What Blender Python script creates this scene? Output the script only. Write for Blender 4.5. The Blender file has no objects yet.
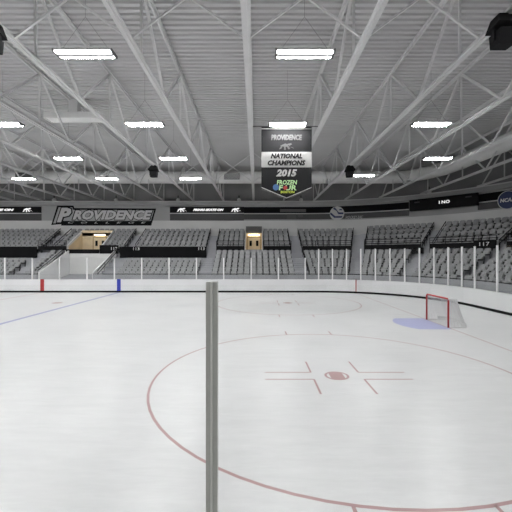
import bpy, bmesh, math, random
from mathutils import Vector, Matrix
random.seed(7)
sc = bpy.context.scene
col = sc.collection
PI = math.pi
CAMZ = 3.04
# ------------------------------------------------------------------ camera, world, exposure
cam = bpy.data.objects.new('camera', bpy.data.cameras.new('camera'))
col.objects.link(cam)
cam.location = (0, 0, CAMZ)
cam.rotation_euler = (PI / 2, 0, 0)
cam.data.sensor_width = 36
cam.data.lens = 36 * 340 / 512
cam.data.clip_start = 0.05
cam.data.clip_end = 300
sc.camera = cam
sc.view_settings.view_transform = 'Standard'
sc.view_settings.look = 'None'
sc.view_settings.gamma = 1
sc.view_settings.use_curve_mapping = False
sc.view_settings.exposure = 0.0
LAMP = 118.0          # emission of the fluorescent tubes
world = bpy.data.worlds.new('world')
sc.world = world
world.use_nodes = True
world.node_tree.nodes['Background'].inputs[0].default_value = (0.8, 0.85, 0.9, 1)
world.node_tree.nodes['Background'].inputs[1].default_value = 0.3

# ------------------------------------------------------------------ materials
def mat(name, c, rough=0.6, metal=0.0, noise=None, bump=None, spec=0.5):
    m = bpy.data.materials.new(name)
    m.use_nodes = True
    nt = m.node_tree
    b = nt.nodes['Principled BSDF']
    b.inputs['Roughness'].default_value = rough
    b.inputs['Metallic'].default_value = metal
    b.inputs['Specular IOR Level'].default_value = spec
    b.inputs['Base Color'].default_value = (*c, 1)
    if noise:
        sx, amt = noise
        tc = nt.nodes.new('ShaderNodeTexCoord')
        n = nt.nodes.new('ShaderNodeTexNoise')
        n.inputs['Scale'].default_value = sx
        n.inputs['Detail'].default_value = 5
        nt.links.new(tc.outputs['Object'], n.inputs['Vector'])
        r = nt.nodes.new('ShaderNodeValToRGB')
        r.color_ramp.elements[0].position = 0.3
        r.color_ramp.elements[1].position = 0.7
        r.color_ramp.elements[0].color = (*[v * (1 - amt) for v in c], 1)
        r.color_ramp.elements[1].color = (*[min(1, v * (1 + amt)) for v in c], 1)
        nt.links.new(n.outputs['Fac'], r.inputs['Fac'])
        nt.links.new(r.outputs['Color'], b.inputs['Base Color'])
        if bump:
            bp = nt.nodes.new('ShaderNodeBump')
            bp.inputs['Strength'].default_value = bump
            bp.inputs['Distance'].default_value = 0.01
            nt.links.new(n.outputs['Fac'], bp.inputs['Height'])
            nt.links.new(bp.outputs['Normal'], b.inputs['Normal'])
    return m

def emit(name, c, s):
    m = bpy.data.materials.new(name)
    m.use_nodes = True
    nt = m.node_tree
    nt.nodes.clear()
    o = nt.nodes.new('ShaderNodeOutputMaterial')
    e = nt.nodes.new('ShaderNodeEmission')
    e.inputs[0].default_value = (*c, 1)
    e.inputs[1].default_value = s
    nt.links.new(e.outputs[0], o.inputs[0])
    return m

def ice_material(name, c, strength):
    """frozen sheet: pale base with skate-scraped bands and fine scratches, soft gloss"""
    m = bpy.data.materials.new(name)
    m.use_nodes = True
    nt = m.node_tree
    N, L = nt.nodes, nt.links
    b = N['Principled BSDF']
    tc = N.new('ShaderNodeTexCoord')
    def noise(scale, sx, sy, rot, detail=6, rough=0.6):
        mp = N.new('ShaderNodeMapping')
        mp.inputs['Scale'].default_value = (sx, sy, 1)
        mp.inputs['Rotation'].default_value = (0, 0, rot)
        L.new(tc.outputs['Object'], mp.inputs['Vector'])
        n = N.new('ShaderNodeTexNoise')
        n.inputs['Scale'].default_value = scale
        n.inputs['Detail'].default_value = detail
        n.inputs['Roughness'].default_value = rough
        L.new(mp.outputs[0], n.inputs['Vector'])
        return n.outputs['Fac']
    def math_(op, a, bb):
        k = N.new('ShaderNodeMath')
        k.operation = op
        for i, v in enumerate((a, bb)):
            if isinstance(v, (int, float)):
                k.inputs[i].default_value = v
            else:
                L.new(v, k.inputs[i])
        return k.outputs[0]
    broad = noise(0.35, 1, 1, 0.2)
    streak = noise(1.6, 0.5, 3.0, 0.25, 8, 0.7)
    fine = noise(7, 0.6, 3.0, -0.3, 6, 0.75)
    tot = math_('ADD', math_('MULTIPLY', broad, 0.35), math_('ADD', math_('MULTIPLY', streak, 0.35), math_('MULTIPLY', fine, 0.3)))
    ramp = N.new('ShaderNodeValToRGB')
    ramp.color_ramp.elements[0].position = 0.38
    ramp.color_ramp.elements[1].position = 0.60
    ramp.color_ramp.elements[0].color = (*[v * (1 - strength) for v in c], 1)
    ramp.color_ramp.elements[1].color = (*[min(1, v * (1 + strength * 0.4)) for v in c], 1)
    L.new(tot, ramp.inputs['Fac'])
    L.new(ramp.outputs['Color'], b.inputs['Base Color'])
    rr = math_('ADD', 0.25, math_('MULTIPLY', tot, 0.12))
    L.new(rr, b.inputs['Roughness'])
    b.inputs['Specular IOR Level'].default_value = 0.4
    bp = N.new('ShaderNodeBump')
    bp.inputs['Strength'].default_value = 0.12
    bp.inputs['Distance'].default_value = 0.004
    L.new(fine, bp.inputs['Height'])
    L.new(bp.outputs['Normal'], b.inputs['Normal'])
    return m

M = {}
M['ice'] = ice_material('ice', (0.795, 0.795, 0.80), 0.10)
M['ice_red'] = ice_material('ice_red', (0.52, 0.34, 0.34), 0.12)
M['ice_centre'] = ice_material('ice_centre_red', (0.72, 0.62, 0.62), 0.10)
M['ice_blue'] = ice_material('ice_blue', (0.36, 0.37, 0.62), 0.12)
M['crease'] = ice_material('crease_blue', (0.52, 0.54, 0.80), 0.08)
M['board'] = mat('board_white', (0.78, 0.785, 0.79), 0.35, noise=(0.6, 0.03))
M['kick'] = mat('kick_black', (0.008, 0.008, 0.009), 0.8, spec=0.2)
M['red'] = mat('red_paint', (0.42, 0.03, 0.03), 0.4)
M['blue'] = mat('blue_paint', (0.03, 0.05, 0.42), 0.4)
M['alu'] = mat('aluminium_post', (0.58, 0.59, 0.55), 0.45, 0.0, noise=(9, 0.05))
M['alu_rib'] = mat('aluminium_rib', (0.9, 0.91, 0.86), 0.45, 0.0)
M['post'] = mat('white_post', (0.85, 0.85, 0.85), 0.4)
M['seat'] = mat('seat_grey', (0.325, 0.33, 0.335), 0.5, noise=(3, 0.08))
M['seat_dark'] = mat('seat_bracket', (0.03, 0.03, 0.033), 0.6)
M['concrete'] = mat('terrace_concrete', (0.40, 0.405, 0.43), 0.8, noise=(0.8, 0.08))
M['slab'] = mat('slab_concrete', (0.5, 0.5, 0.5), 0.8, noise=(0.5, 0.1))
M['black'] = mat('black_panel', (0.008, 0.008, 0.009), 0.85, spec=0.15)
M['rail'] = mat('black_rail', (0.010, 0.010, 0.011), 0.8, spec=0.2)
M['wall'] = mat('wall_grey', (0.42, 0.42, 0.42), 0.8, noise=(0.4, 0.05))
M['wall_high'] = mat('wall_dark_upper', (0.24, 0.24, 0.24), 0.85, noise=(0.5, 0.06))  # darker grey for the wall above the beam
M['wall_low'] = mat('wall_light', (0.70, 0.70, 0.69), 0.8, noise=(0.4, 0.05))
M['strip'] = mat('dark_strip', (0.07, 0.07, 0.072), 0.6)
M['steel'] = mat('truss_paint', (0.64, 0.64, 0.64), 0.5, noise=(1.5, 0.05))
M['deck'] = mat('deck_paint', (0.53, 0.53, 0.53), 0.55, noise=(0.25, 0.05))
M['duct'] = mat('duct_fabric', (0.72, 0.72, 0.71), 0.8, noise=(0.7, 0.04))
M['grille'] = mat('grille_dark', (0.10, 0.10, 0.10), 0.7)
M['housing'] = mat('lamp_housing', (0.10, 0.10, 0.10), 0.5)
M['fixture'] = mat('fixture_white', (0.6, 0.6, 0.6), 0.5)
M['white'] = mat('white_paint', (0.84, 0.84, 0.84), 0.6)
M['lightgrey'] = mat('light_grey', (0.62, 0.62, 0.62), 0.6)
M['net'] = mat('net_cord', (0.72, 0.72, 0.72), 0.8)
M['cream'] = mat('cream_wall', (0.82, 0.68, 0.46), 0.7, noise=(2, 0.08))
M['wood'] = mat('door_wood', (0.50, 0.34, 0.16), 0.6, noise=(4, 0.12))
M['banner'] = mat('banner_cloth', (0.022, 0.022, 0.023), 0.9, spec=0.1)
M['banner_white'] = mat('banner_white', (0.40, 0.40, 0.39), 0.85)
M['green'] = mat('logo_green', (0.45, 0.68, 0.36), 0.8)
M['yellow'] = mat('logo_yellow', (0.50, 0.60, 0.06), 0.8)
M['logo_blue'] = mat('logo_blue', (0.06, 0.14, 0.32), 0.7)
M['badge'] = mat('badge_navy', (0.035, 0.05, 0.13), 0.6)
M['tube'] = emit('fluorescent_tube', (1.0, 1.0, 1.0), LAMP)
M['cabinet'] = mat('speaker_black', (0.010, 0.010, 0.011), 0.8, spec=0.2)
M['banner_grey'] = mat('banner_grey', (0.065, 0.065, 0.065), 0.85)
M['led'] = emit('led_white', (1, 1, 1), 1.0)
M['warm'] = emit('warm_lamp', (1.0, 0.84, 0.60), 7.0)
M['screen'] = mat('screen_black', (0.008, 0.008, 0.009), 0.7, spec=0.2)

def glass_mat(name, refl):
    m = bpy.data.materials.new(name)
    m.use_nodes = True
    nt = m.node_tree
    nt.nodes.clear()
    o = nt.nodes.new('ShaderNodeOutputMaterial')
    mx = nt.nodes.new('ShaderNodeMixShader')
    t = nt.nodes.new('ShaderNodeBsdfTransparent')
    t.inputs[0].default_value = (0.985, 0.99, 0.985, 1)
    g = nt.nodes.new('ShaderNodeBsdfGlossy')
    g.inputs['Roughness'].default_value = 0.03
    mx.inputs[0].default_value = refl
    nt.links.new(t.outputs[0], mx.inputs[1])
    nt.links.new(g.outputs[0], mx.inputs[2])
    nt.links.new(mx.outputs[0], o.inputs[0])
    return m
M['glass'] = glass_mat('clear_acrylic', 0.035)
M['glass_near'] = glass_mat('clear_acrylic_near', 0.008)

# ------------------------------------------------------------------ mesh helpers
class MB:
    def __init__(s):
        s.v, s.f, s.mi, s.mats = [], [], [], []
    def m(s, mm):
        mm = M[mm] if isinstance(mm, str) else mm
        if mm not in s.mats:
            s.mats.append(mm)
        return s.mats.index(mm)
    def poly(s, pts, mm):
        i = len(s.v)
        s.v += [tuple(p) for p in pts]
        s.f.append(tuple(range(i, i + len(pts))))
        s.mi.append(s.m(mm))
    def hexa(s, p, mm):
        """p: 8 points, bottom loop then top loop"""
        i = len(s.v)
        s.v += [tuple(q) for q in p]
        k = s.m(mm)
        for f in ((3, 2, 1, 0), (4, 5, 6, 7), (0, 1, 5, 4), (1, 2, 6, 5), (2, 3, 7, 6), (3, 0, 4, 7)):
            s.f.append(tuple(i + j for j in f))
            s.mi.append(k)
    def box(s, x0, x1, y0, y1, z0, z1, mm):
        s.hexa([(x0, y0, z0), (x1, y0, z0), (x1, y1, z0), (x0, y1, z0),
                (x0, y0, z1), (x1, y0, z1), (x1, y1, z1), (x0, y1, z1)], mm)
    def bar(s, a, b, w, h, mm, up=(0, 0, 1)):
        a, b = Vector(a), Vector(b)
        d = (b - a).normalized()
        u = Vector(up)
        if abs(d.dot(u)) > 0.98:
            u = Vector((0, 1, 0))
        r = d.cross(u).normalized()
        u = r.cross(d).normalized()
        q = [(-w / 2, -h / 2), (w / 2, -h / 2), (w / 2, h / 2), (-w / 2, h / 2)]
        s.hexa([a + r * i + u * j for i, j in q] + [b + r * i + u * j for i, j in q], mm)
    def tube(s, pts, r, mm, n=8, caps=True):
        pts = [Vector(p) for p in pts]
        rings = []
        k = s.m(mm)
        for i, p in enumerate(pts):
            d = (pts[min(i + 1, len(pts) - 1)] - pts[max(i - 1, 0)]).normalized()
            u = Vector((0, 0, 1)) if abs(d.z) < 0.95 else Vector((0, 1, 0))
            a = d.cross(u).normalized()
            b = a.cross(d).normalized()
            i0 = len(s.v)
            for t in range(n):
                an = 2 * PI * t / n
                s.v.append(tuple(p + a * (r * math.cos(an)) + b * (r * math.sin(an))))
            rings.append(i0)
        for q in range(len(rings) - 1):
            for t in range(n):
                s.f.append((rings[q] + t, rings[q] + (t + 1) % n, rings[q + 1] + (t + 1) % n, rings[q + 1] + t))
                s.mi.append(k)
        if caps:
            s.f.append(tuple(rings[0] + t for t in reversed(range(n))))
            s.f.append(tuple(rings[-1] + t for t in range(n)))
            s.mi += [k, k]
    def disc(s, c, r, h, mm, n=24, axis='z'):
        """short cylinder from c upwards (z) or towards -y (y)"""
        if axis == 'z':
            s.tube([c, (c[0], c[1], c[2] + h)], r, mm, n)
        else:
            s.tube([c, (c[0], c[1] - h, c[2])], r, mm, n)
    def build(s, name, parent=None, smooth=False):
        me = bpy.data.meshes.new(name)
        me.from_pydata(s.v, [], s.f)
        for mm in s.mats:
            me.materials.append(mm)
        me.polygons.foreach_set('material_index', s.mi)
        if smooth:
            me.polygons.foreach_set('use_smooth', [True] * len(s.f))
        me.update()
        bm = bmesh.new()
        bm.from_mesh(me)
        bmesh.ops.recalc_face_normals(bm, faces=bm.faces)
        bm.to_mesh(me)
        bm.free()
        o = bpy.data.objects.new(name, me)
        col.objects.link(o)
        if parent:
            o.parent = parent
        return o

def tag(o, label=None, cat=None, group=None, kind=None):
    if label: o['label'] = label
    if cat: o['category'] = cat
    if group: o['group'] = group
    if kind: o['kind'] = kind
    return o

def thing(name, loc, label, cat, group=None, rz=0):
    o = bpy.data.objects.new(name, None)
    o.location = loc
    o.rotation_euler = (0, 0, rz)
    o.empty_display_size = 0.1
    col.objects.link(o)
    return tag(o, label, cat, group)

def struct(o):
    o['kind'] = 'structure'
    return o

def copy_tree(o, parent=None):
    c = o.copy()
    col.objects.link(c)
    c.parent = parent
    for ch in list(o.children):
        copy_tree(ch, c)
    return c

def text(s, size, mm, name, parent=None, shear=0.0, bold=0.0, ext=0.005, width=None, height=None):
    """lettering as a mesh lying in the XZ plane facing -Y, centred on its origin"""
    cu = bpy.data.curves.new(name, 'FONT')
    cu.body = s
    cu.size = size
    cu.shear = shear
    cu.offset = bold
    cu.extrude = ext
    cu.resolution_u = 2
    cu.align_x = 'CENTER'
    cu.align_y = 'CENTER'
    t = bpy.data.objects.new(name, cu)
    col.objects.link(t)
    dg = bpy.context.evaluated_depsgraph_get()
    me = bpy.data.meshes.new_from_object(t.evaluated_get(dg))
    bpy.data.objects.remove(t)
    xs = [v.co.x for v in me.vertices]
    ys = [v.co.y for v in me.vertices]
    cx, cy = (min(xs) + max(xs)) / 2, (min(ys) + max(ys)) / 2
    w, h = max(xs) - min(xs), max(ys) - min(ys)
    kx = width / w if width else 1
    ky = height / h if height else (kx if width else 1)
    for v in me.vertices:
        x, y, z = v.co
        v.co = ((x - cx) * kx, -z, (y - cy) * ky)
    me.materials.clear()
    me.materials.append(M[mm])
    o = bpy.data.objects.new(name, me)
    col.objects.link(o)
    if parent:
        o.parent = parent
    return o

# ------------------------------------------------------------------ the bowl: boards line and what runs parallel to it
XL, XR, YN, YF, R = -48.1, 12.95, 2.38, 28.3, 8.0
CX, CY = XR - R, YF - R
def pos(s, o):
    """s<0: metres along the far side up to the corner; 0..90 degrees round the corner; beyond: metres along the end. o: offset outwards"""
    if s <= 0:
        return Vector((CX + s, YF + o, 0)), 0.0
    if s <= 90:
        a = math.radians(s)
        return Vector((CX + (R + o) * math.sin(a), CY + (R + o) * math.cos(a), 0)), -a
    return Vector((XR + o, CY - (s - 90), 0)), -PI / 2
def S(x):
    return x - CX
def samples(s0, s1, step=3.0):
    out = [s0]
    for q in (0.0, 90.0):
        pass
    s = s0
    if s0 < 0:
        out.append(min(0, s1))
    a = max(s0, 0)
    b = min(s1, 90)
    if b > a:
        n = max(1, int(math.ceil((b - a) / step)))
        out += [a + (b - a) * i / n for i in range(n + 1)]
    if s1 > 90:
        out.append(s1)
    r = []
    for v in out:
        if not r or v > r[-1] + 1e-6:
            r.append(v)
    return r
def at(s, o, z):
    p, a = pos(s, o)
    return (p.x, p.y, z)
def sweep(mb, prof, s0, s1, mm, closed=True, step=3.0):
    """sweep a closed profile [(o,z)] along the bowl"""
    ss = samples(s0, s1, step)
    n = len(prof)
    k = mb.m(mm)
    rings = []
    for s in ss:
        i0 = len(mb.v)
        for o, z in prof:
            zz = z(s) if callable(z) else z
            mb.v.append(at(s, o, zz))
        rings.append(i0)
    for q in range(len(rings) - 1):
        for t in range(n):
            mb.f.append((rings[q] + t, rings[q] + (t + 1) % n, rings[q + 1] + (t + 1) % n, rings[q + 1] + t))
            mb.mi.append(k)
    mb.f.append(tuple(rings[0] + t for t in range(n)))
    mb.f.append(tuple(rings[-1] + t for t in reversed(range(n))))
    mb.mi += [k, k]
def rect(o0, o1, z0, z1):
    return [(o0, z0), (o1, z0), (o1, z1), (o0, z1)]

# ------------------------------------------------------------------ ice sheet (floor) with its painted lines
mb = MB()
def loop_pts(r_off, n=14):
    pts = []
    for cx, cy, a0 in ((XR - R, YF - R, 0), (XL + R, YF - R, 90), (XL + R, YN + R, 180), (XR - R, YN + R, 270)):
        for i in range(n + 1):
            a = math.radians(a0 + 90 * i / n)
            pts.append((cx + (R + r_off) * math.cos(a), cy + (R + r_off) * math.sin(a)))
    return pts
mb.poly([(x, y, 0.0) for x, y in loop_pts(0.05)], 'ice')
ZL = 0.002
def line(x0, y0, x1, y1, w, mm, z=ZL):
    a, b = Vector((x0, y0, z)), Vector((x1, y1, z))
    d = (b - a).normalized()
    n = Vector((-d.y, d.x, 0)) * w / 2
    mb.poly([a - n, b - n, b + n, a + n], mm)
def arc(cx, cy, r, a0, a1, w, mm, z=ZL, n=72):
    for i in range(n):
        t0, t1 = [math.radians(a0 + (a1 - a0) * (i + j) / n) for j in (0, 1)]
        q = []
        for t, rr in ((t0, r - w / 2), (t0, r + w / 2), (t1, r + w / 2), (t1, r - w / 2)):
            q.append((cx + rr * math.cos(t), cy + rr * math.sin(t), z))
        mb.poly(q, mm)
def dot(cx, cy, r, mm, z=ZL, n=28):
    mb.poly([(cx + r * math.cos(2 * PI * i / n), cy + r * math.sin(2 * PI * i / n), z) for i in range(n)], mm)
GX = 8.16
def circle_marks(cx, cy, full=True):
    arc(cx, cy, 4.57, 0, 360, 0.055, 'ice_red')
    dot(cx, cy, 0.31, 'ice_red')
    # white crescents inside the spot
    for s in (-1, 1):
        pts = []
        for i in range(9):
            t = math.radians(-50 + 100 * i / 8)
            pts.append((cx + s * 0.25 * math.cos(t), cy + 0.25 * math.sin(t), ZL + .001))
        pts += [(cx + s * 0.175, cy + 0.16, ZL + .001), (cx + s * 0.175, cy - 0.16, ZL + .001)]
        mb.poly(pts, 'ice')
    for sx in (-1, 1):
        for sy in (-1, 1):
            x0, y0 = cx + sx * 0.62, cy + sy * 0.25
            line(x0, y0, x0 + sx * 1.2, y0, 0.05, 'ice_red')
            line(x0, y0, x0, y0 + sy * 0.9, 0.05, 'ice_red')
        for sy in (-1, 1):
            x0 = cx + sx * 0.87
            y0 = cy + sy * math.sqrt(4.57 ** 2 - 0.87 ** 2)
            line(x0, y0, x0, y0 + sy * 0.6, 0.05, 'ice_red')
for cy in (8.63, 22.05):
    circle_marks(2.05, cy)
    circle_marks(-37.2, cy)
    dot(-12.9, cy, 0.31, 'ice_red')
    dot(-22.5, cy, 0.31, 'ice_red')
yg = CY + math.sqrt(R * R - (GX - CX) ** 2)
line(GX, YN + YF - yg, GX, yg, 0.05, 'ice_red')
line(-43.3, YN + YF - yg, -43.3, yg, 0.05, 'ice_red')
line(-11.42, YN, -11.42, YF, 0.24, 'ice_blue')
line(-24.1, YN, -24.1, YF, 0.30, 'ice_blue')
line(-17.75, YN, -17.75, YF, 0.30, 'ice_centre')
arc(-17.75, 15.34, 4.57, 0, 360, 0.05, 'ice_blue')
# crease
cyg = (YN + YF) / 2
def crease(gx, sgn):
    pts = [(gx, cyg - 1.22), (gx - sgn * 1.37, cyg - 1.22)]
    a = math.asin(1.22 / 1.83)
    for i in range(15):
        t = -a + 2 * a * i / 14
        pts.append((gx - sgn * 1.83 * math.cos(t), cyg + 1.83 * math.sin(t)))
    pts += [(gx, cyg + 1.22)]
    mb.poly([(x, y, ZL * .6) for x, y in pts], 'crease')
    for i in range(len(pts) - 1):
        line(*pts[i], *pts[i + 1], 0.05, 'ice_red' if 0 else 'crease', ZL * .9)
crease(GX, 1)
crease(-43.3, -1)
struct(mb.build('floor'))

mb = MB()
mb.box(-54, 26, -12, 42, -0.35, -0.03, 'slab')
struct(mb.build('concourse_floor'))

# ------------------------------------------------------------------ walls and roof
XE = 23.85
wt = lambda z: z
mb = MB()
S0 = S(-54)
OW = 10.9
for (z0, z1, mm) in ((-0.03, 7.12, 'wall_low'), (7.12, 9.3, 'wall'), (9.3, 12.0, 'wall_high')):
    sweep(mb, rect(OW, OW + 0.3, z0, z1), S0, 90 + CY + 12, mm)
struct(mb.build('wall_far'))
mb = MB(); mb.box(-54.3, -54, -12, 39.5, -0.03, 12.3, 'wall'); struct(mb.build('wall_left'))
mb = MB(); mb.box(-54.3, 24.2, -12.3, -12, -0.03, 12.3, 'wall'); struct(mb.build('wall_near'))

# corrugated roof deck: real trapezoidal ribs running across
mb = MB()
ZD = 12.02
y = -12.2
prev = None
k = mb.m('deck')
prof = []
P = 0.30
while y < 42.2:
    prof += [(y, ZD), (y + 0.13, ZD), (y + 0.165, ZD + 0.075), (y + 0.265, ZD + 0.075)]
    y += P
for (y0, z0), (y1, z1) in zip(prof, prof[1:]):
    i = len(mb.v)
    mb.v += [(-54.2, y0, z0), (26.2, y0, z0), (26.2, y1, z1), (-54.2, y1, z1)]
    mb.f.append((i, i + 1, i + 2, i + 3)); mb.mi.append(k)
mb.box(-54.2, 26.2, -12.2, 42.2, ZD + 0.10, ZD + 0.2, 'deck')
struct(mb.build('ceiling'))

# light horizontal beam and ledge along the wall, over the display strips
mb = MB(); sweep(mb, rect(OW - 0.35, OW, 8.86, 9.34), S0, 110, 'wall'); sweep(mb, rect(OW - 0.42, OW, 9.24, 9.34), S0, 110, 'steel')
struct(mb.build('trim_1'))
def px_s(px, o=OW):
    """path position whose picture column is px"""
    lo, hi = S(-45), 100.0
    for _ in range(50):
        m_ = (lo + hi) / 2
        p, _a = pos(m_, o)
        x = 256 + 340 * p.x / p.y
        if x < px: lo = m_
        else: hi = m_
    return (lo + hi) / 2
mb = MB()
for a, b in ((243, 409), (478, 560)):
    sweep(mb, rect(OW - 0.06, OW, 7.98, 8.68), px_s(a), min(px_s(b), 110) , 'black')
    sweep(mb, rect(OW - 0.07, OW, 7.25, 7.86), px_s(a), min(px_s(b), 110), 'strip')
    sweep(mb, rect(OW - 0.12, OW, 7.87, 7.96), px_s(a), min(px_s(b), 110), 'lightgrey')
struct(mb.build('trim_2'))

# ------------------------------------------------------------------ stands
AISLE_RISE = 0.05
LOW = [(2.1 + 0.76 * k, 0.85 + 0.39 * k) for k in range(6)]
UP = [(6.95 + 0.76 * j, 3.38 + 0.475 * j) for j in range(5)]
def corner_lift(s):
    return 0.22 * max(0.0, min(1.0, (s - 18) / 8.0))
def zup(j):
    return lambda s, j=j: UP[j][1] + corner_lift(s) * (0.3 + 0.175 * j)
def low_profile():
    p = [(1.65, -0.03)]
    for k, (o, z) in enumerate(LOW):
        p += [(o - 0.38 if k else 1.65, z), (o + 0.38, z)]
    p[-1] = (6.55, LOW[-1][1])
    p.append((6.55, -0.03))
    return p
def up_profile(j0=0, zb=-0.03):
    p = [(6.55 if j0 == 0 else UP[j0][0] - 0.38, zb)]
    for j in range(j0, 5):
        o = UP[j][0]
        p += [(6.55 if j == 0 else o - 0.38, zup(j)), (o + 0.38 if j < 4 else OW, zup(j))]
    p.append((OW, zb))
    return p
mb = MB()
SE = 96
SW = S(-34)
GAP = (S(-19.2), S(-14.3))
sweep(mb, low_profile(), SW, GAP[0], 'concrete')
sweep(mb, low_profile(), GAP[1], SE, 'concrete')
V2 = (S(-19.4), S(-16.0))
V4 = (S(-1.12), S(0.66))
VZ = 3.70
sweep(mb, up_profile(), SW, V2[0], 'concrete')
sweep(mb, up_profile(), V2[1], V4[0], 'concrete')
sweep(mb, up_profile(), V4[1], SE, 'concrete')
# vomitory floors, and the terrace over the back of each
for va, vb in (V2, V4):
    sweep(mb, rect(6.55, OW, -0.03, VZ), va, vb, 'concrete')
sweep(mb, [(9.62, 5.62), (OW, 5.62), (OW, 5.28), (9.62, 5.28)], V2[0], V2[1], 'concrete')
sweep(mb, [(9.62, 6.35), (OW, 6.35), (OW, 5.6), (9.62, 5.6)], V4[0], V4[1], 'strip')
# parapet before the front row and the ramp in the gap
sweep(mb, rect(1.5, 1.65, -0.03, 1.40), SW, GAP[0], 'concrete')
sweep(mb, rect(1.5, 1.65, -0.03, 1.40), GAP[1], SE, 'concrete')
sweep(mb, rect(0.2, 1.5, -0.03, 0.30), SW, SE, 'concrete')
sweep(mb, [(1.5, -0.03), (6.5, -0.03), (6.5, 1.2), (1.5, 0.35)], GAP[0], GAP[1], 'concrete')
struct(mb.build('seating_floor'))
# aisle steps
mb = MB()
def steps(s0, s1, rows):
    for (o, z) in rows:
        sweep(mb, rect(o - 0.66, o - 0.385, z - 0.3, z - 0.2), s0, s1, 'wall_low')
AISLES = [(S(-22.2), S(-20.9), 1), (S(-13.5), S(-12.5), 1), (S(-5.2), S(-4.05), 1), (S(3.55), -0.15, 1), (18.6, 23.4, 1), (43.6, 47.0, 1), (67.0, 70.0, 1)]
for a, b, _ in AISLES:
    for rows, zf in ((LOW, None), (UP, zup)):
        for i, (o, z) in enumerate(rows):
            if i == 0: continue
            zz = (zf(i)(a) if zf else z)
            zp = (zf(i - 1)(a) if zf else rows[i - 1][1])
            sweep(mb, rect(o - 0.66, o - 0.38, zp, (zz + zp) / 2), a, b, 'concrete')
struct(mb.build('aisle_floor'))
# side and back walls of the two vomitories and of the gap
mb = MB()
def cheek(x0, x1, mm='white', top=None):
    # stepped-slope parapet beside a vomitory, front low, back high
    y0, y1 = YF + 6.5, YF + 9.7
    mb.hexa([(x0, y0, 3.0), (x1, y0, 3.0), (x1, y1, 3.0), (x0, y1, 3.0), (x0, y0, 3.95), (x1, y0, 3.95), (x1, y1, 5.85), (x0, y1, 5.85)], mm)
cheek(-19.55, -19.4); cheek(-16.0, -15.85); cheek(-1.2, -1.1, 'lightgrey'); cheek(0.64, 0.74, 'lightgrey')
mb.box(-19.4, -16.0, YF + 9.62, YF + 9.75, VZ, 5.9, 'cream')
mb.box(-1.12, 0.66, YF + 9.62, YF + 9.75, VZ, 5.6, 'cream')
for x0, x1 in ((-19.4, -19.36), (-16.04, -16.0), (-1.1, -1.06), (0.60, 0.64)):
    mb.hexa([(x0, YF + 6.9, VZ), (x1, YF + 6.9, VZ), (x1, YF + 9.62, VZ), (x0, YF + 9.62, VZ), (x0, YF + 6.9, 3.98), (x1, YF + 6.9, 3.98), (x1, YF + 9.62, 5.5), (x0, YF + 9.62, 5.5)], 'cream')
mb.hexa([(-19.19, YF + 1.66, -.03), (-19.05, YF + 1.66, -.03), (-19.05, YF + 6.39, -.03), (-19.19, YF + 6.39, -.03), (-19.19, YF + 1.66, 1.6), (-19.05, YF + 1.66, 1.6), (-19.05, YF + 6.39, 3.6), (-19.19, YF + 6.39, 3.6)], 'white')
mb.hexa([(-14.45, YF + 1.66, -.03), (-14.31, YF + 1.66, -.03), (-14.31, YF + 6.39, -.03), (-14.45, YF + 6.39, -.03), (-14.45, YF + 1.66, 1.6), (-14.31, YF + 1.66, 1.6), (-14.31, YF + 6.39, 3.6), (-14.45, YF + 6.39, 3.6)], 'white')
mb.box(-19.2, -14.3, YF + 6.4, YF + 6.56, -0.03, 3.4, 'wall_low')
struct(mb.build('tunnel_wall'))

# doors at the back of the vomitories
def vom_door(x, label):
    t = thing('tunnel_door', (x, YF + 9.6, VZ), label, 'door', 'double doors in the tunnels')
    b = MB()
    b.box(-0.78, -0.70, -0.04, 0.0, 0, 1.45, 'wood'); b.box(0.70, 0.78, -0.04, 0.0, 0, 1.45, 'wood'); b.box(-0.78, 0.78, -0.04, 0, 1.40, 1.5, 'wood')
    b.build('door_frame', t)
    for s in (-1, 1):
        b = MB()
        x0, x1 = (0.01, 0.69) if s > 0 else (-0.69, -0.01)
        b.box(x0, x1, -0.03, 0.0, 0, 1.39, 'cream')
        d = b.build('door_leaf', t)
        b = MB(); xm = s * 0.36
        b.box(xm - 0.13, xm + 0.13, -0.04, -0.03, 0.45, 1.05, 'black')
        b.build('door_window', d)
    b = MB(); b.box(-0.6, 0.6, -0.10, -0.01, 1.62, 1.74, 'warm')
    b.build('lamp', t)
    return t
vom_door(-0.23, 'cream double doors with dark windows lit warm, tunnel in the middle of the centre block')
vom_door(-17.4, 'cream double doors with dark windows lit warm, wide tunnel below the large wall lettering')

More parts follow.
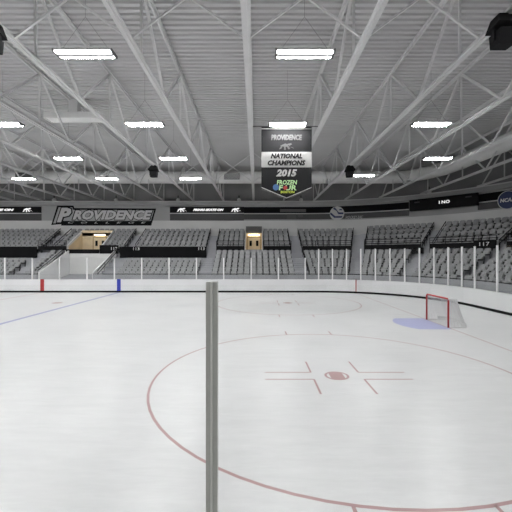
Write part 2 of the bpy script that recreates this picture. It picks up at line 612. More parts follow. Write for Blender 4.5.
# ------------------------------------------------------------------ seats
def seat_mesh():
    b = MB()
    w = 0.235
    # curved backrest of five slats of shell, top corners cut
    n = 4
    cols_ = []
    for i in range(n + 1):
        t = -1 + 2 * i / n
        cols_.append((w * t, 0.03 * (1 - t * t)))
    top = lambda i: 0.85 if 0 < i < n else 0.80
    for i in range(n):
        (xa, ya), (xb, yb) = cols_[i], cols_[i + 1]
        b.hexa([(xa, 0.12 + ya, 0.44), (xb, 0.12 + yb, 0.44), (xb, 0.16 + yb, 0.44), (xa, 0.16 + ya, 0.44),
                (xa, 0.20 + ya, top(i)), (xb, 0.20 + yb, top(i + 1)), (xb, 0.24 + yb, top(i + 1)), (xa, 0.24 + ya, top(i))], 'seat')
    # folded-up seat pan
    b.hexa([(-w * .9, -0.08, 0.40), (w * .9, -0.08, 0.40), (w * .9, 0.02, 0.38), (-w * .9, 0.02, 0.38),
            (-w * .82, 0.03, 0.68), (w * .82, 0.03, 0.68), (w * .82, 0.10, 0.68), (-w * .82, 0.10, 0.68)], 'seat')
    # side brackets and foot
    for s in (-1, 1):
        x = s * 0.25
        b.hexa([(x - .02, 0.0, 0.0), (x + .02, 0.0, 0.0), (x + .02, 0.10, 0.0), (x - .02, 0.10, 0.0),
                (x - .02, 0.08, 0.60), (x + .02, 0.08, 0.60), (x + .02, 0.22, 0.60), (x - .02, 0.22, 0.60)], 'seat_dark')
    b.box(-0.25, 0.25, 0.10, 0.14, 0.28, 0.40, 'seat_dark')
    return b
SB = seat_mesh()
PITCH = 0.545
ORD = ['first', 'second', 'third', 'fourth', 'fifth', 'sixth', 'seventh', 'eighth', 'ninth', 'tenth', 'eleventh', 'twelfth', 'thirteenth', 'fourteenth', 'fifteenth', 'sixteenth']
slots = []   # (distance, pos, ang, label)
def block(s0, s1, rows, zf, tier, blockname, skip=(), over=(), nrows=None):
    for i, (o, z) in enumerate(rows):
        if i in skip: continue
        L0 = (min(s1, 0) - min(s0, 0)) + math.radians(max(min(s1, 90), 0) - max(min(s0, 90), 0)) * (R + o)
        n = max(1, int(L0 / PITCH))
        for q in range(n):
            f = (q + 0.5) / n
            if s1 <= 0 or s0 >= 0:
                s = s0 + (s1 - s0) * f
            else:
                l = L0 * f
                s = s0 + l if l < -s0 else math.degrees((l + s0) / (R + o))
            p, a = pos(s, o)
            zz = zf(i)(s) if zf else z
            slots.append([p.y, (p.x, p.y, zz), a, tier, i, blockname, q + 1])
for s0, s1, nm in ((S(-29.6), S(-22.2), 'block under the left wall display'), (S(-20.9), S(-19.4), 'narrow block beside the players ramp'),
                   (S(-12.5), S(-5.3), 'block under the long black panel'), (S(-4.05), S(3.55), 'block below the lit centre tunnel'),
                   (-0.15, 18.4, 'wedge block under the round wall logo'), (23.6, 41.0, 'corner block under the ribbon display end'),
                   (47.1, 66.9, 'corner block behind the goal'), (70.2, 90.0, 'last block beyond the 117 sign')):
    block(s0, s1, LOW, None, 'lower', nm, skip=(4, 5) if nm.startswith(('block under the long', 'block under the left')) else ())
for s0, s1, nm, sk in ((S(-29.6), S(-22.2), 'block under the left wall display', ()), (S(-20.9), S(-19.6), 'narrow block before the wide tunnel', ()),
                       (S(-15.8), S(-13.6), 'narrow block after the wide tunnel', ()), (S(-19.4), S(-16.0), 'seats over the wide tunnel', (0, 1, 2, 3)),
                       (S(-12.5), S(-5.2), 'block under the long wall lettering', ()), (S(-4.05), S(-1.3), 'half block before the centre tunnel', ()),
                       (S(0.82), S(3.55), 'half block after the centre tunnel', ()), (-0.15, 18.4, 'wedge block under the round wall logo', ()),
                       (23.6, 43.4, 'corner block under the ribbon display end', ()), (47.1, 66.9, 'corner block behind the goal', ()), (70.2, 90.0, 'last block beyond the 117 sign', ())):
    block(s0, s1, UP, zup, 'upper', nm, skip=sk)
def inview(sl):
    x, y, z = sl[1]
    px = 256 + 340 * x / y
    return -4 < px < 516
slots = [s for s in slots if inview(s)]
print('SEATS', len(slots))
vis = sorted(slots, key=lambda s: s[0])
# the front row of each block stands half behind the parapet; whole blocks' rows by distance
chosen, rest = vis[:300], vis[300:]
proto = None
for d, p, a, tier, i, nm, q in chosen:
    if proto is None:
        proto = SB.build('stadium_seat')
        o = proto
    else:
        o = proto.copy()
        col.objects.link(o)
    o.location = p
    o.rotation_euler = (0, 0, a)
    tag(o, f'grey folding seat, {ORD[q-1]} along {ORD[i]} row of {tier} {nm}', 'seat', 'grey folding seats of the arena stands')
b = MB()
b.mats = list(SB.mats)
for d, p, a, tier, i, nm, q in rest:
    ca, sa = math.cos(a), math.sin(a)
    i0 = len(b.v)
    for (x, y, z) in SB.v:
        b.v.append((p[0] + ca * x - sa * y, p[1] + sa * x + ca * y, p[2] + z))
    b.f += [tuple(i0 + j for j in f) for f in SB.f]
    b.mi += SB.mi
tag(b.build('distant_seats'), 'rows of grey folding seats in the far stands, further from the rink', 'seats', 'grey folding seats of the arena stands', 'stuff')

# ------------------------------------------------------------------ railings, panels and signs on the upper tier's front
def railing(s0, s1, label, z0=3.86, h=0.72, o=6.5, lift=True):
    t = thing('guard_railing', at((s0 + s1) / 2, o, 3.38), label, 'railing', 'black guard railings of the upper tier')
    base = Vector(t.location)
    t2 = base
    dz = corner_lift((s0 + s1) / 2) * 0.3
    def run(zz, r):
        b = MB()
        b.tube([Vector(at(s, o, zz + dz)) - base for s in samples(s0, s1)], r, 'rail', 6)
        return b
    run(z0 + h, 0.035).build('top_rail', t)
    run(z0 + h * 0.72, 0.025).build('middle_rail', t)
    run(z0 + h * 0.45, 0.03).build('lower_rail', t)
    b = MB()
    sweep(b, rect(o - 0.03, o + 0.03, 3.62 + dz, z0 + 0.20 + dz), s0, s1, 'rail')
    b.v = [tuple(Vector(v) - base) for v in b.v]
    b.build('kick_panel', t)
    L0 = (Vector(at(s1, o, 0)) - Vector(at(s0, o, 0))).length
    n = max(2, int(round(L0 / 1.25)))
    for i in range(n + 1):
        s = s0 + (s1 - s0) * i / n
        b = MB()
        p = Vector(at(s, o, 3.3)) - base
        b.tube([p, p + Vector((0, 0, z0 + h + dz - 3.3))], 0.025, 'rail', 6)
        b.build('post', t)
    return t
railing(S(-4.05), S(-1.2), 'black guard railing, first half beside the lit centre tunnel')
railing(S(0.74), S(3.6), 'black guard railing, second half beside the lit centre tunnel')
railing(-0.15, 18.4, 'black guard railing before the wedge shaped upper block under the round logo')
railing(23.4, 43.5, 'black guard railing round the corner block under the ribbon display')
railing(46.5, 67.2, 'black guard railing above the goal, beside the 117 sign')
railing(70.2, 88, 'black guard railing beyond the 117 sign at the picture edge')
railing(S(-22.3), S(-19.4), 'black guard railing between the long panel and the wide tunnel')

def front_panel(x0, x1, z0, z1, label):
    b = MB()
    b.box(-(x1 - x0) / 2, (x1 - x0) / 2, -0.04, 0.04, 0, z1 - z0, 'black')
    o = b.build('tier_panel')
    o.location = ((x0 + x1) / 2, YF + 6.40, z0)
    return tag(o, label, 'panel')
front_panel(-30.5, -22.35, 2.86, 4.0, 'plain long black panel along the tier, below the block at the picture edge')
front_panel(-19.4, -16.0, 3.30, 3.72, 'low black panel across the mouth of the wide lit tunnel')
front_panel(-15.95, -14.05, 3.28, 4.15, 'short black panel with white 112 beside the wide tunnel')
front_panel(-13.9, -5.05, 2.86, 4.0, 'longest black panel on the tier, white 113 at both ends')
def board_sign(s, x, y, z, rz, label, w=0.62, h=0.30):
    t = text(s, 0.4, 'white', 'section_number', width=w, height=h)
    t.location = (x, y, z)
    t.rotation_euler = (0, 0, rz)
    return tag(t, label, 'sign', 'section numbers on the tier')
board_sign('112', -14.45, YF + 6.35, 3.80, 0, 'white number 112 on the short black panel')
board_sign('113', -12.2, YF + 6.35, 3.78, 0, 'white number 113 at the end of the long panel nearer number 112')
board_sign('113', -5.55, YF + 6.35, 3.80, 0, 'white number 113 at the end of the long panel nearer the centre tunnel')
p, a = pos(64.0, 6.40)
b = MB(); b.box(-0.85, 0.85, -0.03, 0.03, 0, 0.6, 'black')
o = b.build('section_sign'); o.location = (p.x, p.y, 3.62); o.rotation_euler = (0, 0, a)
tag(o, 'small black sign panel with 117 under the railing above the goal', 'sign')
n_ = Vector((math.sin(-a), math.cos(-a), 0))
board_sign('117', p.x - n_.x * 0.04, p.y - n_.y * 0.04, 3.98, a, 'white number 117 on the black sign above the goal', 0.75)
p, a = pos(42.0, 6.40)
b = MB(); b.box(-0.65, 0.65, -0.03, 0.03, 0, 0.55, 'black')
o = b.build('section_sign'); o.location = (p.x, p.y, 3.25); o.rotation_euler = (0, 0, a)
tag(o, 'plain black sign panel at the aisle between the two corner blocks', 'sign')

# dark sloping handrails at the block edges
def slope_rail(s, o0, z0, o1, z1, label):
    base = Vector(at(s, o0, z0 - 0.85))
    t = thing('aisle_handrail', base, label, 'handrail', 'sloping handrails beside the aisles')
    A, B = Vector(at(s, o0, z0)) - base, Vector(at(s, o1, z1)) - base
    b = MB(); b.tube([A, B], 0.035, 'rail', 6); b.build('rail', t)
    b = MB(); b.tube([A - Vector((0, 0, .3)), B - Vector((0, 0, .3))], 0.03, 'rail', 6); b.build('middle_rail', t)
    for i in range(4):
        q = A.lerp(B, i / 3)
        b = MB(); b.tube([q - Vector((0, 0, 0.84)), q], 0.022, 'rail', 6); b.build('post', t)
for s, nm in ((S(-22.2), 'far end of the block under the first wall display'), (S(-20.95), 'narrow upper block before the wide tunnel'), (S(-13.6), 'aisle under the end of the wall lettering'), (S(-12.5), 'start of the upper block over the longest black panel'), (S(-5.15), 'end of the upper block over the longest black panel'),
              (S(-4.1), 'upper half block before the centre tunnel'), (S(3.58), 'upper half block after the centre tunnel'), (-0.2, 'straight edge of the wedge block'),
              (18.55, 'slanting edge of the wedge block'), (23.4, 'first edge of the corner block after the wedge'), (43.55, 'far edge of the corner block after the wedge'), (46.9, 'first edge of the upper block behind the goal'), (67.1, 'far edge of the upper block behind the goal')):
    j = corner_lift(s)
    slope_rail(s, 6.9, 4.22 + 0.3 * j, 10.3, 6.15 + j, f'sloping black handrail, {nm}')
for s, nm in ((S(-19.45), 'players ramp, side by the narrow lower block'), (S(-14.1), 'players ramp, side under number 112'), (-0.2, 'straight edge of the lower wedge block'), (18.6, 'slanting edge of the lower wedge block')):
    slope_rail(s, 2.0, 1.75, 6.2, 3.8, f'sloping black handrail, {nm}')
# long thin rail on the parapet in front of the first row
b = MB()
b.tube([at(s, 1.55, 1.46) for s in samples(GAP[1], 92)], 0.03, 'rail', 6)
tag(b.build('parapet_rail'), 'thin dark rail running along the parapet before the first seat row', 'rail')
b = MB()
b.tube([at(s, 1.55, 1.46) for s in samples(S(-34), GAP[0])], 0.03, 'rail', 6)
tag(b.build('parapet_rail'), 'thin dark parapet rail beyond the players ramp, near the red board mark', 'rail')

# ------------------------------------------------------------------ dasher boards
def loop_sweep(mb, o0, o1, z0, z1, mm):
    a, c = loop_pts(o0), loop_pts(o1)
    n = len(a)
    k = mb.m(mm)
    i0 = len(mb.v)
    for (x, y) in a: mb.v.append((x, y, z0))
    for (x, y) in c: mb.v.append((x, y, z0))
    for (x, y) in c: mb.v.append((x, y, z1))
    for (x, y) in a: mb.v.append((x, y, z1))
    for r in range(4):
        for t in range(n):
            u = (t + 1) % n
            q, w = i0 + r * n, i0 + ((r + 1) % 4) * n
            mb.f.append((q + t, q + u, w + u, w + t)); mb.mi.append(k)
root = thing('dasher_boards', (0, YF, 0), 'white dasher boards with black kick strip running round the ice', 'rink boards')
def rb(name, mbx):
    mbx.v = [(x, y - YF, z) for x, y, z in mbx.v]
    return mbx.build(name, root)
b = MB(); loop_sweep(b, 0.02, 0.14, 0.0, 1.06, 'board')
rb('board_wall', b)
b = MB(); loop_sweep(b, 0.0, 0.18, 1.06, 1.095, 'board'); rb('top_ledge', b)
b = MB(); loop_sweep(b, 0.0, 0.03, 0.001, 0.15, 'kick'); rb('kick_strip', b)
for x, w, mm in ((-17.8, 0.30, 'red'), (-11.42, 0.30, 'blue')):
    b = MB(); b.box(x - w / 2, x + w / 2, YF - 0.012, YF + 0.03, 0.151, 1.11, mm); rb('line_mark', b)
p, a = pos(px_s(356, 0), 0)
b = MB()
n_ = Vector((math.sin(-a), math.cos(-a), 0)); r_ = Vector((math.cos(a), math.sin(a), 0))
p.z = 0
q = [p - r_ * .035 - n_ * .012, p + r_ * .035 - n_ * .012, p + r_ * .035 + n_ * .03, p - r_ * .035 + n_ * .03]
b.hexa([v + Vector((0, 0, .151)) for v in q] + [v + Vector((0, 0, 1.11)) for v in q], 'red')
rb('line_mark', b)

# ------------------------------------------------------------------ glass and its posts
GP = [S(-0.41 - 2.285 * i) for i in range(13)][::-1] + [S(1.87), S(4.11)]   # far side posts
arcP = [2 + 8.0 * i for i in range(12)]
def glass_post(s, h, idx, label):
    b = MB()
    b.box(-0.045, 0.045, -0.03, 0.05, 0, h - 1.10, 'post')
    b.box(-0.02, 0.02, -0.045, -0.03, 0, h - 1.10, 'post')
    o = b.build('glass_post')
    p, a = pos(s, 0.10)
    o.location = (p.x, p.y, 1.10)
    o.rotation_euler = (0, 0, a)
    tag(o, label, 'post', 'pale posts holding the rink glass')
def glass_pane(s0, s1, h, label):
    b = MB()
    p0, p1 = Vector(at(s0, 0.10, 1.10)), Vector(at(s1, 0.10, 1.10))
    d = (p1 - p0).normalized()
    n = Vector((-d.y, d.x, 0)) * 0.006
    mid = (p0 + p1) / 2
    p0, p1 = p0 + d * 0.05 - mid, p1 - d * 0.05 - mid
    q = [p0 - n, p1 - n, p1 + n, p0 + n]
    b.hexa(q + [v + Vector((0, 0, h - 1.10)) for v in q], 'glass')
    o = b.build('glass_shield')
    o.location = mid
    tag(o, label, 'glass', 'clear panes over the far boards')
posts = [(s, 2.89) for s in GP] + [(s, 3.62) for s in arcP] + [(90 + 1.9, 3.62), (90 + 4.1, 3.62)]
def where(i):
    n = len(GP)
    if i < n:
        k = i
        return f'{ORD[k]} of the low straight row' if k < 15 else f'number {k}'
    return f'{ORD[i-n]} of the tall row round the rink corner'
for i, (s, h) in enumerate(posts):
    glass_post(s, h, i, f'pale upright glass post, {where(i)}')
for i in range(len(posts) - 1):
    h = min(posts[i][1], posts[i + 1][1]) if i < len(GP) - 1 else posts[i + 1][1]
    glass_pane(posts[i][0], posts[i + 1][0], h - 0.03, f'clear glass pane after the post {where(i)}')

# near side post and panes
t = thing('glass_support_post', (-0.297, YN - 0.08, 1.10), 'tall grey aluminium post with pale centre rib rising close to the camera', 'post')
b = MB()
b.box(-0.038, -0.010, -0.03, 0.03, 0, 1.765, 'alu'); b.box(0.010, 0.038, -0.03, 0.03, 0, 1.765, 'alu')
b.box(-0.010, 0.010, -0.02, 0.035, 0, 1.765, 'alu')
b.build('post_body', t)
b = MB(); b.box(-0.007, 0.007, -0.036, -0.020, 0, 1.765, 'alu_rib'); b.build('centre_rib', t)
for i, (x0, nm) in enumerate(((-0.297 - 2.3, 'before'), (-0.297, 'after'))):
    b = MB()
    b.box(0.04, 2.26, -0.006, 0.006, 0, 1.745, 'glass_near')
    o = b.build('near_glass_shield')
    o.location = (x0, YN - 0.08, 1.10)
    tag(o, f'clear near glass pane on the side {nm} the tall grey post', 'glass', 'near glass panes')

# ------------------------------------------------------------------ goal
g = thing('hockey_goal', (GX, cyg, 0), 'red framed hockey goal with white net standing on the goal line', 'goal')
W, H = 0.915, 1.22
b = MB()
b.tube([(0, -W, 0), (0, -W, H - 0.06), (0, -W + 0.06, H), (0, W - 0.06, H), (0, W, H - 0.06), (0, W, 0)], 0.038, 'red', 10)
b.build('goal_frame', g, True)
b = MB()
base = [(0, -W, 0.03)]
for i in range(13):
    t_ = PI * i / 12
    base.append((0.55 + 0.50 * math.sin(t_), -W * math.cos(t_) * 1.02, 0.03))
base.append((0, W, 0.03))
b.tube(base, 0.03, 'white', 6)
b.tube([(0, -W, H), (0.35, -W * 0.9, H - 0.02), (0.50, -W * 0.5, H - 0.04), (0.50, W * 0.5, H - 0.04), (0.35, W * 0.9, H - 0.02), (0, W, H)], 0.02, 'white', 6)
b.tube([(0.50, 0, H - 0.04), (1.04, 0, 0.03)], 0.02, 'white', 6)
b.build('back_frame', g)
b = MB()
# net: from top hoop down to base hoop, plus top panel
def hoop(t_, lvl):
    # t_ 0..1 around, lvl 0 top .. 1 base
    a = PI * t_
    yt = -W * math.cos(a)
    xt = 0.5 * min(1, math.sin(a) * 1.5)
    xb = 1.05 * min(1, (0.52 + 0.48 * math.sin(a))) * min(1, math.sin(a) * 4)
    return Vector((xt + (xb - xt) * lvl ** 1.2, yt * (1 + 0.02 * lvl), (H - 0.03) * (1 - lvl) + 0.04 * lvl))
NA, NL = 56, 24
thin = 0.009
pts = [[hoop(i / NA, j / NL) for i in range(NA + 1)] for j in range(NL + 1)]
for j in range(NL + 1):
    for i in range(NA):
        if (pts[j][i] - pts[j][i + 1]).length > 1e-4:
            b.bar(pts[j][i], pts[j][i + 1], thin, thin, 'net')
for i in range(NA + 1):
    for j in range(NL):
        b.bar(pts[j][i], pts[j + 1][i], thin, thin, 'net', up=(0, 1, 0))
for i in range(1, 10):
    x = 0.05 * i
    b.bar((x, -W * 0.9, H - .02), (x, W * 0.9, H - .02), thin, thin, 'net')
for i in range(0, 35):
    yv = -W * 0.93 + i * 0.05
    b.bar((0, yv, H - .02), (0.5 if abs(yv) < .7 else .4, yv, H - .03), thin, thin, 'net')
b.build('net', g)
b = MB()
for i in range(12):
    p0, p1 = Vector(base[i + 1]), Vector(base[i + 2])
    b.hexa([p0 + Vector((-.01, 0, -.03)), p1 + Vector((-.01, 0, -.03)), p1 + Vector((.02, 0, -.03)), p0 + Vector((.02, 0, -.03)),
            p0 + Vector((-.03, 0, .14)), p1 + Vector((-.03, 0, .14)), p1 + Vector((0, 0, .14)), p0 + Vector((0, 0, .14))], 'white')
b.build('skirt_pad', g)

# ------------------------------------------------------------------ roof trusses
ZC, ZT = 9.38, 11.92
TX = [-0.27 + 3.43 * k for k in range(-10, 7)]
names_ord = ORD + ['seventeenth', 'eighteenth']
def wall_y(x, margin=0.0):
    if x < CX: return YF + OW - margin
    dx = x - CX
    rr = R + OW - margin
    return CY + math.sqrt(max(0.0, rr * rr - dx * dx))
TOPN = [16.6 + 5.6 * k for k in range(-4, 5)]      # panel points on the top chord
YNEAR = -11.6
def truss(x, i, ylast):
    t = thing('roof_truss', (x, 0, ZC), f'grey steel roof truss over the rink, {names_ord[i]} from the goal end', 'truss', 'parallel steel roof trusses')
    b = MB()
    b.box(-0.12, 0.12, YNEAR, ylast, -0.03, 0.015, 'steel')
    b.box(-0.035, 0.035, YNEAR, ylast, -0.07, 0.13, 'steel')
    b.build('bottom_chord', t)
    h = ZT - ZC
    b = MB()
    b.box(-0.09, 0.09, YNEAR, ylast, h + 0.04, h + 0.085, 'steel')
    b.box(-0.03, 0.03, YNEAR, ylast, h - 0.08, h + 0.04, 'steel')
    b.build('top_chord', t)
    for y in TOPN:
        if y > ylast: continue
        b = MB(); b.bar((0, y, 0.0), (0, y, h), 0.07, 0.07, 'steel'); b.build('web_member', t)
        for s in (-1, 1):
            ye = y + s * 2.8
            he = 0.0
            if ye > ylast or ye < YNEAR: continue
            b = MB(); b.bar((0, y, h), (0, ye, he), 0.09, 0.09, 'steel', up=(1, 0, 0)); b.build('web_member', t)
    return t
for i, x in enumerate(sorted(TX, reverse=True)):
    truss(x, i, min(wall_y(x, 0.05), YF + OW - 0.05))
# cross bracing between neighbouring trusses
xs = sorted(TX)
for d in (9.95, 29.2):
    t = thing('cross_bracing', (0, d, ZC), 'line of thin steel cross braces between trusses, ' + ('nearer the camera' if d < 20 else 'beyond the hanging banner'), 'bracing', 'cross bracing between the roof trusses')
    for xa, xb in zip(xs, xs[1:]):
        for za, zb in ((0.0, ZT - ZC), (ZT - ZC, 0.0)):
            if d > 20 and xb > 15: continue
            b = MB(); b.bar((xa, 0, za), (xb, 0, zb), 0.06, 0.06, 'steel', up=(0, 1, 0)); b.build('brace', t)

# ------------------------------------------------------------------ ducts
b = MB()
zc_, rd = 10.87, 0.6
dp = [(-50, 33.9), (13.6, 33.9), (14.8, 33.6), (16.1, 32.1), (16.9, 30.3), (17.1, 28.5), (17.3, 22), (17.3, -8)]
b.tube([(x, y, zc_) for x, y in dp], rd, 'duct', 24)
o = b.build('air_duct', None, True)
tag(o, 'long round pale air duct running through the roof trusses and round the corner', 'duct')
b = MB(); b.box(-0.75, 0.75, -0.04, 0.04, -0.3, 0.3, 'grille')
for i in range(6):
    b.box(-0.72, 0.72, -0.06, -0.04, -0.26 + i * 0.1, -0.22 + i * 0.1, 'lightgrey')
o = b.build('duct_grille'); o.location = (-2.36, 33.22, 10.83)
tag(o, 'dark rectangular grille on the long air duct beside the banner', 'grille')
b = MB(); b.box(-0.9, 0.9, -0.04, 0.04, -0.22, 0.22, 'grille')
o = b.build('duct_grille'); o.location = (-22.6, 33.22, 10.95)
tag(o, 'dark grille on the long air duct beyond the first wall display', 'grille')
b = MB()
b.box(-1.5, 1.5, -0.35, 0.35, -0.17, 0.17, 'duct'); b.box(-1.55, -1.48, -0.38, 0.38, -0.2, 0.2, 'duct'); b.box(1.48, 1.55, -0.38, 0.38, -0.2, 0.2, 'duct')
b.box(-0.25, 0.25, -0.2, 0.2, 0.17, 0.97, 'duct')
o = b.build('branch_duct'); o.location = (-10.4, 19.5, 11.0)
tag(o, 'short rectangular branch duct between two roof trusses above the lights', 'duct')

# ------------------------------------------------------------------ ceiling lights
def fixture():
    t = thing('ceiling_light', (0, 0, 0), 'x', 'light', 'hanging fluorescent ceiling lights')
    b = MB()
    b.box(-0.90, 0.90, -0.22, 0.22, 0.03, 0.08, 'fixture')
    b.box(-0.88, 0.88, -0.075, 0.075, -0.012, 0.03, 'fixture')
    b.box(-0.93, -0.88, -0.22, 0.22, -0.005, 0.08, 'housing'); b.box(0.88, 0.93, -0.22, 0.22, -0.005, 0.08, 'housing')
    b.build('housing', t)
    for y in (-0.185, 0.077):
        b = MB()
        b.box(-0.835, 0.835, y, y + 0.108, -0.005, 0.029, 'tube')
        b.build('tube', t)
    b = MB()
    for s in (-1, 1):
        b.tube([(s * 0.8, 0, 0.09), (0, 0, 1.2)], 0.005, 'housing', 4)
    b.tube([(0, 0, 1.2), (0, 0, ZD - ZC)], 0.005, 'housing', 4)
    b.build('hanger_wire', t)
    return t
COLS = [-40.1, -33.1, -26.1, -19.1, -12.25, -5.38, 1.53, 8.47]
ROWS = [-8.5, 5.0, 10.72, 16.45, 22.2, 28.0]  # first row, behind the camera, is unseen, added to light the near post
fx = fixture()
first = True
cn = {-40.1: 'first', -33.1: 'second', -26.1: 'third', -19.1: 'fourth', -12.25: 'fifth', -5.38: 'sixth', 1.53: 'seventh', 8.47: 'last'}
for ri, d in enumerate(ROWS):
    for x in COLS:
        xx, dd = x, d
        if x == 8.47 and ri == 2: xx = 9.75
        if x == 8.47 and ri == 4: xx = 11.85
        if x == 8.47 and ri == 5: dd = 26.9
        o = fx if first else copy_tree(fx)
        first = False
        o.location = (xx, dd, ZC)
        o['label'] = f'white twin tube ceiling light, {ORD[ri]} row towards far stands, {cn[x]} along it'  # first row here is the unseen one added for its light

# ------------------------------------------------------------------ loudspeakers
def speaker(x, y, label, rz=0):
    t = thing('loudspeaker', (x, y, ZC - 0.02), label, 'loudspeaker', 'black loudspeakers under the trusses', rz)
    b = MB()
    b.box(-0.16, 0.16, -0.08, 0.08, -0.06, -0.01, 'black')
    b.build('truss_clamp', t)
    b = MB()
    b.hexa([(-0.33, -0.32, -0.36), (0.33, -0.32, -0.36), (0.33, 0.22, -0.42), (-0.33, 0.22, -0.42),
            (-0.2, -0.1, -0.05), (0.2, -0.1, -0.05), (0.2, 0.2, -0.05), (-0.2, 0.2, -0.05)], 'cabinet')
    b.build('upper_cabinet', t)
    b = MB()
    b.hexa([(-0.21, -0.14, -0.84), (0.21, -0.14, -0.84), (0.21, 0.20, -0.82), (-0.21, 0.20, -0.82),
            (-0.24, -0.26, -0.48), (0.24, -0.26, -0.48), (0.24, 0.2, -0.48), (-0.24, 0.2, -0.48)], 'cabinet')
    b.build('lower_cabinet', t)
    b = MB()
    for s in (-1, 1):
        b.bar((s * 0.27, 0, -0.40), (s * 0.26, 0, -0.70), 0.04, 0.10, 'rail')
    b.bar((-0.28, 0, -0.45), (0.28, 0, -0.45), 0.10, 0.04, 'rail')
    b.build('yoke', t)
speaker(-7.13, 9.1, 'large black loudspeaker cut by the picture edge, opposite the big corner one')
speaker(6.47, 8.9, 'large black loudspeaker nearest the camera, under the truss above the goal side', 0)
speaker(-7.13, 23.7, 'small black loudspeaker hanging beyond the lights on the lettering side')
speaker(6.53, 23.7, 'small black loudspeaker hanging beyond the banner on the goal side')

# ------------------------------------------------------------------ banner
BD = 17.0
bn = thing('hanging_banner', (1.526, BD, 5.795), 'dark championship banner with white band and pointed hem hanging over the ice', 'banner')
bn.scale = (1.024, 1, 1.024)
bw, bt = 1.23, 3.62
b = MB()
def cloth_y(x, z): return 0.015 * math.sin(x * 2.2 + 1.0) * (1 - z / bt)
def sheet(pts, yo, th, mm):
    a = [(x, yo + cloth_y(x, z), z) for x, z in pts]
    c = [(x, yo + th + cloth_y(x, z), z) for x, z in pts]
    b.poly(a, mm); b.poly(c[::-1], mm)
    for i in range(len(a)):
        j = (i + 1) % len(a)
        b.poly([a[i], a[j], c[j], c[i]], mm)
sheet([(-bw, 0.60), (0, 0.08), (bw, 0.60), (bw, bt), (-bw, bt)], 0, 0.012, 'banner')
b.build('cloth', bn)
b = MB()
sheet([(-bw, 1.635), (bw, 1.635), (bw, 2.39), (-bw, 2.39)], -0.006, 0.004, 'banner_white'); b.build('white_band', bn)
b = MB()
sheet([(0, 0.11), (bw, 0.63), (bw, 0.68), (0, 0.165), (-bw, 0.68), (-bw, 0.63)], -0.006, 0.004, 'banner_white')
b.build('hem_line', bn)
b = MB()
sheet([(-bw, bt - 0.12), (bw, bt - 0.12), (bw, bt - 0.08), (-bw, bt - 0.08)], -0.006, 0.004, 'banner_white')
b.build('trim_line', bn)
def btext(s, w, h, z, mm, shear=0.25, x=0, bold=0.012):
    o = text(s, 0.4, mm, 'lettering', bn, shear=shear, bold=bold, width=w, height=h, ext=0.004)
    o.location = (x, -0.03, z)
    return o
btext('PROVIDENCE', 1.5, 0.28, 3.09, 'banner_grey', 0.1, 0, 0.02)
btext('NATIONAL', 1.55, 0.25, 2.185, 'banner', 0.25, 0, 0.02)
btext('CHAMPIONS', 1.85, 0.26, 1.85, 'banner', 0.25, 0, 0.02)
btext('2015', 1.02, 0.36, 1.36, 'banner_white', 0.25, 0, 0.02)
btext('FROZEN', 0.98, 0.22, 0.90, 'green', 0.1, 0.02)
btext('F UR', 0.86, 0.25, 0.635, 'green', 0.1, 0.05)
btext('BOSTON', 0.68, 0.12, 0.43, 'yellow', 0.1, 0.05, 0.016)
b = MB(); b.disc((-0.06, -0.025, 0.635), 0.10, 0.01, 'red', 16, 'y'); b.build('puck_mark', bn)
b = MB(); b.disc((-0.52, -0.02, 0.66), 0.15, 0.01, 'logo_blue', 20, 'y'); b.build('round_badge', bn)
b = MB()
def mark(bm_, cx, cz, k, y, mm):
    """small galloping-figure emblem made of slanted strokes"""
    shapes = [[(-.5, .05), (-.1, .22), (.15, .12), (.05, -.05), (-.3, -.02)], [(.05, .18), (.35, .25), (.42, .15), (.2, .03)],
              [(-.45, .0), (-.3, .02), (-.42, -.2), (-.6, -.25)], [(.0, .0), (.15, .02), (.3, -.2), (.15, -.25)], [(-.2, .0), (-.08, .0), (-.05, -.28), (-.2, -.3)],
              [(.2, .0), (.5, -.1), (.6, -.2), (.35, -.08)]]
    for sh in shapes:
        p = [(cx + x * k, y, cz + z * k) for x, z in sh]
        q = [(x, y + 0.006, z) for x, _, z in p]
        bm_.poly(p, mm); bm_.poly(q[::-1], mm)
        for i in range(len(p)):
            j = (i + 1) % len(p)
            bm_.poly([p[i], p[j], q[j], q[i]], mm)
mark(b, 0, 2.66, 0.62, -0.03, 'banner_grey')
b.build('team_mark', bn)
b = MB(); b.tube([(-1.77, 0.02, bt + 0.02), (1.75, 0.02, bt + 0.02)], 0.025, 'housing', 8)
b.build('hanging_pole', bn)

# ------------------------------------------------------------------ wall lettering, displays, logos
def zw(y, d=39.1): return CAMZ + (256 - y) * d / 340
def xw(x, d=39.1): return (x - 256) * d / 340
YW = YF + OW
def display(x0, x1, label, words_, marks):
    X0, X1 = xw(x0), xw(x1)
    t = thing('wall_display', ((X0 + X1) / 2, YW - 0.02, zw(220.5)), label, 'display', 'black displays on the far wall')
    w = (X1 - X0) / 2
    z1, z2 = zw(206.8) - zw(220.5), zw(213) - zw(220.5)
    b = MB(); b.box(-w, w, -0.14, 0, z2, z1, 'screen'); b.build('screen', t)
    b = MB(); b.box(-w, w, -0.10, 0, 0, z2 - 0.1, 'strip'); b.build('lower_panel', t)
    b = MB(); b.box(-w, w, -0.17, 0, z2 - 0.1, z2, 'lightgrey'); b.build('ledge', t)
    for s, cx, ww in words_:
        o = text(s, 0.4, 'led', 'lit_words', t, shear=0.3, bold=0.03, width=ww, height=0.27)
        o.location = (cx - (X0 + X1) / 2, -0.155, (z1 + z2) / 2 + 0.0)
    for cx in marks:
        b = MB(); mark(b, cx - (X0 + X1) / 2, (z1 + z2) / 2, 0.95, -0.155, 'led'); b.build('lit_mark', t)
display(-38, 41, 'black wall display with lit white words, cut by the picture edge beside the lettering', [('FRIARS SKATE ON', xw(-9), 5.4)], [xw(28)])
